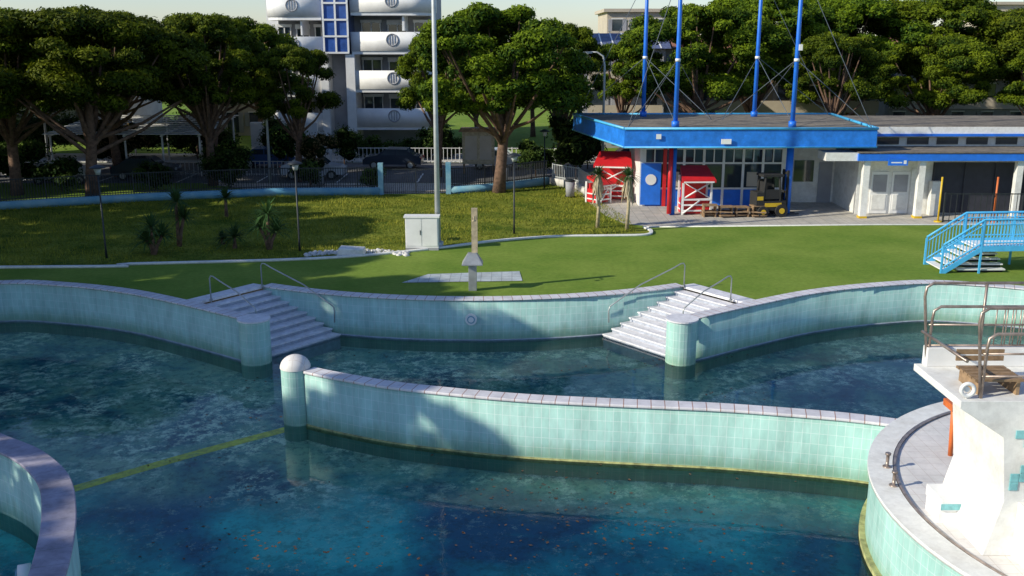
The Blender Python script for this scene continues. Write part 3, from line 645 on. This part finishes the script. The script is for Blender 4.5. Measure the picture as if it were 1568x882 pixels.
def block(name,x0,x1,y0,y1,h,wall,roof,nx,floors,balc=True,roofover=.4,slope=0):
    e=E(name); mb=MB(); mb.bx(x0,x1,y0,y1,0,h,0)
    if slope:
        mb.quad([(x0-roofover,y0-roofover,h+.05),(x1+roofover,y0-roofover,h+.05),(x1+roofover,(y0+y1)/2,h+slope),(x0-roofover,(y0+y1)/2,h+slope)],1)
        mb.quad([(x0-roofover,(y0+y1)/2,h+slope),(x1+roofover,(y0+y1)/2,h+slope),(x1+roofover,y1+roofover,h+.05),(x0-roofover,y1+roofover,h+.05)],1)
        mb.quad([(x0,y0,h),(x0,(y0+y1)/2,h+slope-.1),(x0,y1,h)],0); mb.quad([(x1,y0,h),(x1,y1,h),(x1,(y0+y1)/2,h+slope-.1)],0)
        k=int((x1-x0)/.9)
        for i in range(k): xx=x0+(i+.5)*(x1-x0)/k; mb.quad([(xx,y0-roofover,h+.09),(xx+.12,y0-roofover,h+.09),(xx+.12,(y0+y1)/2,h+slope+.04),(xx,(y0+y1)/2,h+slope+.04)],3 if name=='blue_roofed_house' else 1)
    else: mb.bx(x0-roofover,x1+roofover,y0-roofover,y1+roofover,h+.002,h+.35,1)
    fh=h/floors; w=(x1-x0)/nx
    for f in range(floors):
        for i in range(nx):
            cx_=x0+(i+.5)*w; z0=f*fh
            mb.bx(cx_-.55,cx_+.55,y0-.03,y0-.002,z0+(.3 if i%2 else .9),z0+2.2,2)
            mb.bx(cx_-.65,cx_+.65,y0-.09,y0-.032,z0+2.2,z0+2.3,3)
            mb.bx(cx_-1.0,cx_-.57,y0-.07,y0-.004,z0+(.3 if i%2 else .9),z0+2.2,4); mb.bx(cx_+.57,cx_+1.0,y0-.07,y0-.004,z0+(.3 if i%2 else .9),z0+2.2,4)
        if balc and f:
            mb.bx(x0+.3,x1-.3,y0-1.3,y0-.1,f*fh-.1,f*fh+.06,3); mb.bx(x0+.3,x1-.3,y0-1.36,y0-1.3,f*fh-.1,f*fh+.95,5)
    mb.build('walls',[wall,roof,m_glass,m_white,m_grey,m_beige],e)
m_blueroof=M('blue_roof',(.10,.12,.22),.5,var=.4,scale=4)
block('apartment_block',10.5,19.5,112,124,11.9,m_beige,m_beige,4,4)
block('blue_roofed_house',6.0,12.8,84,92,8.2,m_grey,m_blueroof,3,3,True,.5,1.3)
block('apartment_block',13.6,33,90,100,8.2,m_beige,m_tileroof,8,3,True,.5,1.2)
block('apartment_block',36,70,96,106,8.0,m_grey,m_tileroof,12,3,True,.5,1.2)
block('apartment_block',60,80,128,138,13.2,m_beige,m_beige,7,4)
block('house',-30,-23.5,95,104,8.3,m_beige,m_tileroof,3,3,False,.5,1.4)
block('apartment_block',-80,-38,98,108,8.0,m_grey,m_tileroof,14,3)
mb=MB(); mb.bx(-25.6,-25,98,98.6,8.5,10.6); mb.bx(-25.8,-24.8,97.8,98.8,10.6,10.75); mb.build('chimney',m_beige)

# ------------------------------------------------------------ pavilion with masts
pv=E('pool_pavilion')
can=[(5.7,50),(18.5,50),(19.3,60),(3.7,60)]
mb=MB(); mb.prism(can,3.72,4.55,0,1)
inn=[(5.95,50.2),(18.3,50.2),(19.0,59.8),(4.0,59.8)]
mb.prism(inn,4.552,4.60,1,1)
for i in range(4):
    a,b=can[i],can[(i+1)%4]; ribbon(mb,[a,b],.12,4.56,4.68,2,2); ribbon(mb,[a,b],.1,3.64,3.72,2,2)
mb.build('canopy_roof',[m_bluefascia,m_roofgravel,m_skyblue],pv)
MA=[(8.45,51.2),(14.5,51.2),(7.7,58.2),(14.2,58.2)]
mb=MB()
for i,(x,y) in enumerate(MA):
    mb.tube([(x,y,4.6),(x,y,9),(x,y,15)],[.125,.11,.09],12,0); mb.tube([(x,y,0),(x,y,3.7)],.15 if i!=1 else .19,12,0)
    mb.tube([(x,y,4.6),(x,y,4.9)],.2,12,0)
    mb.tube([(x,y,7.9),(x,y,8.05)],.14,12,2)
    if i==1: mb.box((x+.12,y-.1,8.6),(.18,.14,.3),0,2)
mb.tube([(8.25,50.95,.1),(8.25,50.95,3.6)],.12,10,1)
mb.build('masts',[m_blue,m_red,m_white],pv)
mb=MB()
cn=[(5.9,50.3),(18.3,50.3),(3.95,59.7),(19,59.7)]
for i,(x,y) in enumerate(MA):
    for zt in (8.0,12.5): mb.tube([(x,y,zt),(cn[i][0],cn[i][1],4.65)],.018,5)
    mb.tube([(x,y,8.0),(11.3+(1 if i%2 else -1)*.3,54.7,4.7)],.018,5)
mb.tube([(8.45,51.2,8),(7.7,58.2,4.8)],.018,5); mb.tube([(14.5,51.2,8),(14.2,58.2,4.8)],.018,5)
mb.tube([(7.7,58.2,8),(8.45,51.2,4.8)],.018,5); mb.tube([(14.2,58.2,8),(14.5,51.2,4.8)],.018,5)
mb.build('stay_cables',m_cable,pv)
mb=MB()
x0,x1,yk=7.3,14.9,54.0
mb.bx(x0,x1,yk,59,0,3.64,2); mb.bx(x0-.02,x1+.02,yk-.06,yk-.002,0,1.0,0); mb.bx(x0-.02,x1+.02,yk-.07,yk-.002,3.25,3.64,1)
nx=7
for i in range(nx+1):
    x=x0+(x1-x0)*i/nx; mb.bx(x-.07,x+.07,yk-.1,yk-.072,.0,3.2,1)
for z in (1.0,2.4,3.2): mb.bx(x0,x1,yk-.13,yk-.102,z-.05,z+.05,1)
for i in range(nx):
    x=x0+(x1-x0)*(i+.5)/nx; mb.bx(x-.03,x+.03,yk-.12,yk-.075,2.4,3.2,1)
    if i in (1,2,5): mb.bx(x-.3,x+.3,yk-.05,yk-.003,1.1,1.9,3)
mb.bx(x0-.25,x0-.03,yk-.05,59,0,3.64,1); mb.bx(x1+.03,x1+.3,yk-.05,59,0,3.64,1)
mb.bx(x0-.2,x0+.9,yk-.2,yk-.135,.1,2.4,0); mb.tube([(x0+.35,yk-.21,1.5),(x0+.35,yk-.24,1.5)],.3,18,1)
mb.bx(x0+1.0,x0+1.2,yk-.2,yk-.135,0,3.2,4)
mb.build('glazed_kiosk',[m_blue,m_white,m_glass,m_beige,m_red],pv)
mb=MB(); mb.bx(10.6,11.1,49.86,49.93,3.85,4.1); mb.bx(7.3,7.55,49.9,49.93,4.1,4.35); mb.build('fascia_signs',m_white,pv)

cr=E('changing_rooms_building'); mb=MB()
mb.bx(18.2,45,51.4,62,0,3.0,0)
mb.bx(16.0,45,50.0,51.398,2.98,3.4,0); mb.bx(18.0,45,51.4,53.4,3.02,3.38,4)
mb.bx(17.6,45,49.85,49.998,3.0,3.36,1); mb.bx(17.6,45,49.8,51.4,3.402,3.45,4)
mb.bx(19.0,45,53.4,60,3.0,3.95,0); mb.bx(18.4,45,52.7,60.5,3.97,4.1,1); mb.bx(18.5,45,52.8,60.4,4.102,4.45,0); mb.bx(18.6,45,53,60.3,4.452,4.5,4)
for i in range(12):
    x=19.8+i*1.6; mb.bx(x,x+1.15,53.34,53.39,3.48,3.85,2); 
for x in (18.9,20.0):
    mb.bx(x,x+.92,51.33,51.39,.05,2.25,5); mb.bx(x+.1,x+.82,51.30,51.328,.25,1.05,0); mb.bx(x+.1,x+.82,51.30,51.328,1.2,2.1,6)
mb.bx(21.0,21.4,51.35,51.39,0,2.4,0)
mb.bx(22.1,45,51.25,51.39,.1,2.75,3)
for i in range(14): mb.bx(22.1+i*1.6,22.18+i*1.6,51.18,51.24,.1,2.75,3)
mb.box((22.2,51.1,.9),(.5,.4,1.8),0,0)
mb.bx(15.2,18.19,55.2,62,0,3.3,0); mb.bx(15.9,17.0,55.13,55.19,1.2,2.4,2); mb.bx(17.3,18.05,55.13,55.19,0,2.3,6)
mb.bx(15.0,15.199,54.9,62,0,3.5,0)
for x in (18.15,21.0,26,31): mb.box((x,50.2,1.49),(.32,.32,2.98),0,0); mb.box((x,50.2,.06),(.4,.4,.12),0,7)
mb.build('walls',[m_whiteconc,m_blue,m_glass,m_grille,m_roofgravel,m_white,m_grey,m_yellow],cr)
sg=E('toilet_sign',(19.6,49.77,3.0)); mb=MB(); mb.bx(-.5,.5,-.02,.02,-.22,.12,0); mb.bx(-.35,.2,-.024,-.021,-.1,-.04,1); mb.bx(.28,.42,-.024,-.021,-.14,.04,1); mb.build('panel',[m_blue,m_white],sg)
for x,col in ((21.6,m_yellow),(24.4,m_orange)):
    e=E('marker_pole',(x,49.0,0)); mb=MB(); mb.tube([(0,0,0),(0,0,2.3)],.05,8); mb.tube([(0,0,0),(0,0,.08)],.2,12); mb.build('pole',col,e)
fence_run('mesh_barrier',[(21.8,48.9),(30,48.9)],.0,1.5,m_darkmetal,.3)

def cart(x,y,rz,w,h):
    e=E('toy_ride_kiosk',(x,y,0),rz); mb=MB()
    for sx in (-1,1):
        for sy in (-1,1): mb.box((sx*w/2,sy*.5,h*.4),(.1,.1,h*.8),0,1)
    n0=len(mb.v); a_=w/2+.15
    mb.v+=[(-a_,-.85,h*.70),(a_,-.85,h*.70),(a_,-.85,h*.76),(-a_,-.85,h*.76),(-a_+.2,.55,h*.9),(a_-.2,.55,h*.9),(a_-.2,.55,h),(-a_+.2,.55,h)]
    for q in ((0,1,2,3),(3,2,6,7),(1,5,6,2),(0,3,7,4),(5,4,7,6),(1,0,4,5)): mb.face([n0+k for k in q],0)
    mb.bx(-w/2,w/2,-.3,.55,.05,.8,0); mb.bx(-w/2+.1,w/2-.1,.3,.5,.8,h*.72,0)
    mb.bx(-w/2,w/2,-.56,-.31,.78,.86,1)
    for z in (.2,.5): mb.bx(-w/2,w/2,-.56,-.505,z,z+.08,1); mb.bx(-w/2-.02,-w/2+.02,-.5,.5,z,z+.07,1)
    mb.tube([(-w/2,-.6,.1),(w*.1,-.6,.8)],.045,6,1); mb.tube([(-w/2,-.5,.86),(w/2,-.5,h*.7)],.045,6,1); mb.tube([(w/2,-.5,.86),(-w/2,-.5,h*.7)],.03,6,1)
    mb.bx(-w/2-.05,w/2+.05,-.87,-.852,h*.70,h*.73,1); mb.build('kiosk',[m_red,m_white],e)
cart(5.9,56.6,-.2,1.9,2.7); cart(9.7,51.6,.05,1.5,2.5); cart(4.9,55.2,.7,.9,1.5)
e=E('wooden_bench_stack',(11.6,50.6,0)); mb=MB()
for k in range(4):
    x=-1.3+k*.85; h=random.uniform(.4,.65)
    for z in (.12,.3,h): mb.box((x,random.uniform(-.2,.2),z),(.75,.6,.05),random.uniform(-.3,.3))
    for sx in (-.3,.3): mb.box((x+sx,0,h/2),(.06,.5,h),0)
mb.build('slats',m_wood,e)
fk=E('forklift',(13.45,50.9,0),.15); mb=MB()
mb.bx(-.75,.75,-.5,.5,.35,.85,1); mb.bx(-.85,-.45,-.48,.48,.4,1.3,1); mb.bx(-.4,.5,-.52,.52,.55,.75,0); mb.bx(-.83,-.5,-.485,-.481,.9,1.1,0)
for sx,r in ((-.5,.3),(.5,.34)):
    for sy in (-1,1): mb.tube([(sx,sy*.4,r),(sx,sy*.62,r)],r,14,1); mb.tube([(sx,sy*.622,r),(sx,sy*.64,r)],r*.45,10,0)
for sx in (-.5,.45):
    for sy in (-.42,.42): mb.tube([(sx,sy,.85),(sx*.8,sy,2.1)],.06,6,1)
mb.bx(-.55,.55,-.5,.5,2.1,2.22,1); mb.bx(-.3,.1,-.22,.22,.85,1.1,1); mb.bx(-.42,-.28,-.3,.3,1.1,1.8,1); mb.bx(-.45,.4,-.46,-.42,.95,1.45,1); mb.bx(-.45,.4,.42,.46,.95,1.9,1)
for sy in (-.25,.25): mb.bx(.82,.92,sy-.07,sy+.07,.05,2.4,1); mb.bx(.93,1.6,sy-.05,sy+.05,.08,.13,1)
for z in (.4,1.2,2.2): mb.bx(.8,.86,-.3,.3,z,z+.12,1)
mb.build('body',[m_yellow,m_rubber],fk,bevel=.02)

# ------------------------------------------------------------ blue footbridge
fb=E('footbridge'); mb=MB(); ms_=MB()
def topz(x): return min(1.0,max(0,(x-17.0)/1.5))+ (0.05*math.sin((x-18.5)/8*math.pi) if x>18.5 else 0)
for y in (37.8,39.4):
    xs=[17,17.5,18,18.5,19.5,21,23,25,27]
    mb.tube([(x,y,topz(x)+1.15) for x in xs],.045,8); mb.tube([(x,y,topz(x)+.22) for x in xs],.03,8); mb.tube([(x,y,topz(x)+.95) for x in xs],.025,8)
    for i in range(len(xs)-1):
        a,b=xs[i],xs[i+1]; n0=len(mb.v)
        mb.v+=[(a,y-.03,topz(a)-.12),(b,y-.03,topz(b)-.12),(b,y-.03,topz(b)+.1),(a,y-.03,topz(a)+.1),(a,y+.03,topz(a)-.12),(b,y+.03,topz(b)-.12),(b,y+.03,topz(b)+.1),(a,y+.03,topz(a)+.1)]
        for q in ((0,1,2,3),(5,4,7,6),(3,2,6,7),(1,0,4,5)): mb.face([n0+k for k in q])
    x=17.0
    while x<27: mb.box((x,y,topz(x)+.62),(.025,.025,1.05)) ; x+=.13
    for x in (17.0,18.5,20.5,22.5,24.5): mb.box((x,y,topz(x)/2+.5),(.07,.07,topz(x)+1.2))
mb.build('railings',m_skyblue,fb)
for i in range(6): ms_.bx(17.05+i*.27,17.4+i*.27,37.84,39.36,.17*i+.1,.17*i+.15,0)
ms_.bx(18.6,27,37.84,39.36,.96,1.02,0)
for i in range(5):
    ms_.bx(17.7+i*.13,19.6,37.9+i*.25,38.2+i*.25,.10+i*.16,.15+i*.16,0); ms_.bx(17.75+i*.13,19.55,38.0+i*.25,38.02+i*.25,.0+i*.16,.098+i*.16,1)
ms_.build('treads',[m_white,m_dark],fb)

# ------------------------------------------------------------ diving platform
dt=E('diving_platform',(.3,0,0)); mb=MB()
mb.xprofile([(7.3,3.06),(7.3,2.93),(8.1,2.4),(8.25,1.2),(8.0,.16),(11.2,.16),(11.2,3.06)],15.6,17.6,0)
mb.bx(7.45,10.9,17.4,17.62,3.061,3.42,1)
mb.bx(8.75,11.2,14.9,15.598,1.9,2.95,0); mb.bx(8.8,11.2,14.88,14.898,2.0,2.55,2)
mb.bx(8.5,11,14.6,15.598,.16,1.2,0)
for (i,j) in [(0,0),(1,1),(2,1),(2,2),(3,2),(4,3),(1,0),(3,3),(5,3),(5,4),(6,4),(4,2),(6,3)]:
    mb.bx(8.55+i*.16,8.705+i*.16,14.58,14.598,.95-j*.16,1.105-j*.16,2)
for (i,j) in [(0,8),(0,7),(1,8),(1,9),(0,13),(1,12)]: mb.bx(8.3+i*.16,8.455+i*.16,15.58,15.598,.8+j*.16-.5,.955+j*.16-.5,2)
mb.build('tower',[m_whiteconc,m_white,m_teal],dt,bevel=.02)
mb=MB()
for y,xa in ((15.75,7.55),(17.5,7.35)):
    for zt in (4.65,4.2):
        o_=(4.65-zt)*.4
        mb.tube([(xa+.15,y,3.0),(xa-.02+o_,y,zt-.25),(xa+o_,y,zt-.08),(xa+.12+o_,y,zt),(xa+1.2,y,zt),(xa+3.4,y,zt)],.028,8)
    for z in (3.45,3.85): mb.tube([(xa+.1,y,z),(xa+3.4,y,z)],.02,8)
    for x in (1.1,2.2,3.3): mb.tube([(xa+x,y,3.05),(xa+x,y,4.65)],.028,8)
    for x in (1.35,1.5,1.65,1.8,1.95): mb.tube([(xa+x,17.5,3.45),(xa+x,17.5,4.2)],.012,6)
mb.tube([(7.4,15.75,3.72),(7.35,17.5,3.72)],.03,8)
for dx in (0,.5): mb.tube([(8.9+dx,14.4,.2),(8.85+dx,14.4,1.6),(8.9+dx,14.4,1.75),(9.05+dx,14.5,1.8),(9.1+dx,14.6,1.6)],.035,8)
mb.build('railings',m_rail,dt)
mb=MB()
for i in range(5): mb.bx(7.65,8.5,15.9+i*.16,16.02+i*.16,3.30,3.34)
for x in (7.75,8.4): mb.bx(x-.03,x+.03,15.9,16.65,3.062,3.30)
for z in (3.42,3.54): mb.bx(7.65,8.5,16.68,16.71,z,z+.09)
mb.build('bench',m_wood,dt)
mb=MB(); mb.ring((7.45,15.72,3.22),.11,.035,'y',20,0); mb.tube([(7.45,15.74,3.22),(7.45,15.78,3.22)],.05,10,0); mb.tube([(7.45,15.74,3.06),(7.45,15.74,3.15)],.02,6,0); mb.build('ring_handle',m_white,dt)
mb=MB(); mb.tube([(9.3,19.9,.16),(9.25,19.9,1.35)],.05,10); mb.tube([(9.5,20.3,.16),(9.5,20.3,1.3)],.04,10); mb.bx(9.2,9.5,19.85,20.3,1.2,1.35); mb.build('support_posts',m_orange,dt)
bb=E('starting_block',(8.45,17.1,.16)); mb=MB()
mb.bx(-.42,.42,-.35,.35,.28,.5,0); mb.bx(-.42,-.05,-.3,.3,.0,.279,0); mb.bx(.3,.42,-.3,.3,.0,.279,0); mb.bx(-.43,.43,-.36,-.352,.3,.42,1)
mb.build('block',[m_white,m_teal],bb)
for (x,y) in ((7.95,19.2),(7.75,18.3)):
    e=E('bollard',(x,y,.2)); mb=MB(); mb.tube([(0,0,0),(0,0,.03),(0,0,.031),(0,0,.28),(0,0,.29),(0,0,.33)],[.09,.09,.035,.035,.06,.06],10); mb.build('post',m_rail,e)

# ------------------------------------------------------------ light
el=math.radians(28); az=math.radians(22)
d=Vector((math.cos(az)*math.cos(el),math.sin(az)*math.cos(el),-math.sin(el)))
sl=bpy.data.lights.new('sun','SUN'); sl.energy=5; sl.angle=math.radians(.5); sl.color=(1,.94,.78)
so=bpy.data.objects.new('sun',sl); COL.objects.link(so); so.rotation_euler=d.to_track_quat('-Z','Y').to_euler(); so.location=(-30,-20,40)
w=bpy.data.worlds.new('World'); scene.world=w; w.use_nodes=True; N=w.node_tree.nodes; L=w.node_tree.links
sk=N.new('ShaderNodeTexSky'); sk.sky_type='NISHITA'; sk.sun_disc=False; sk.sun_elevation=el; sk.sun_rotation=math.atan2(-d.x,-d.y)%(2*math.pi); sk.dust_density=.3; sk.ozone_density=1.6
hs=N.new('ShaderNodeMix'); hs.data_type='RGBA'; hs.blend_type='MULTIPLY'; hs.inputs[0].default_value=1; hs.inputs[7].default_value=(.92,1.0,1.20,1)
bg=N['Background']; bg.inputs['Strength'].default_value=.125; L.new(sk.outputs[0],hs.inputs[6]); L.new(hs.outputs[2],bg.inputs['Color'])
scene.view_settings.view_transform='Standard'; scene.view_settings.look='None'; scene.view_settings.exposure=0
cam=bpy.data.cameras.new('camera'); co=bpy.data.objects.new('camera',cam); COL.objects.link(co); co.location=(0,0,9); co.rotation_euler=(math.radians(75.75),0,0)
cam.lens=34.44; cam.sensor_width=36; cam.clip_end=3000; scene.camera=co
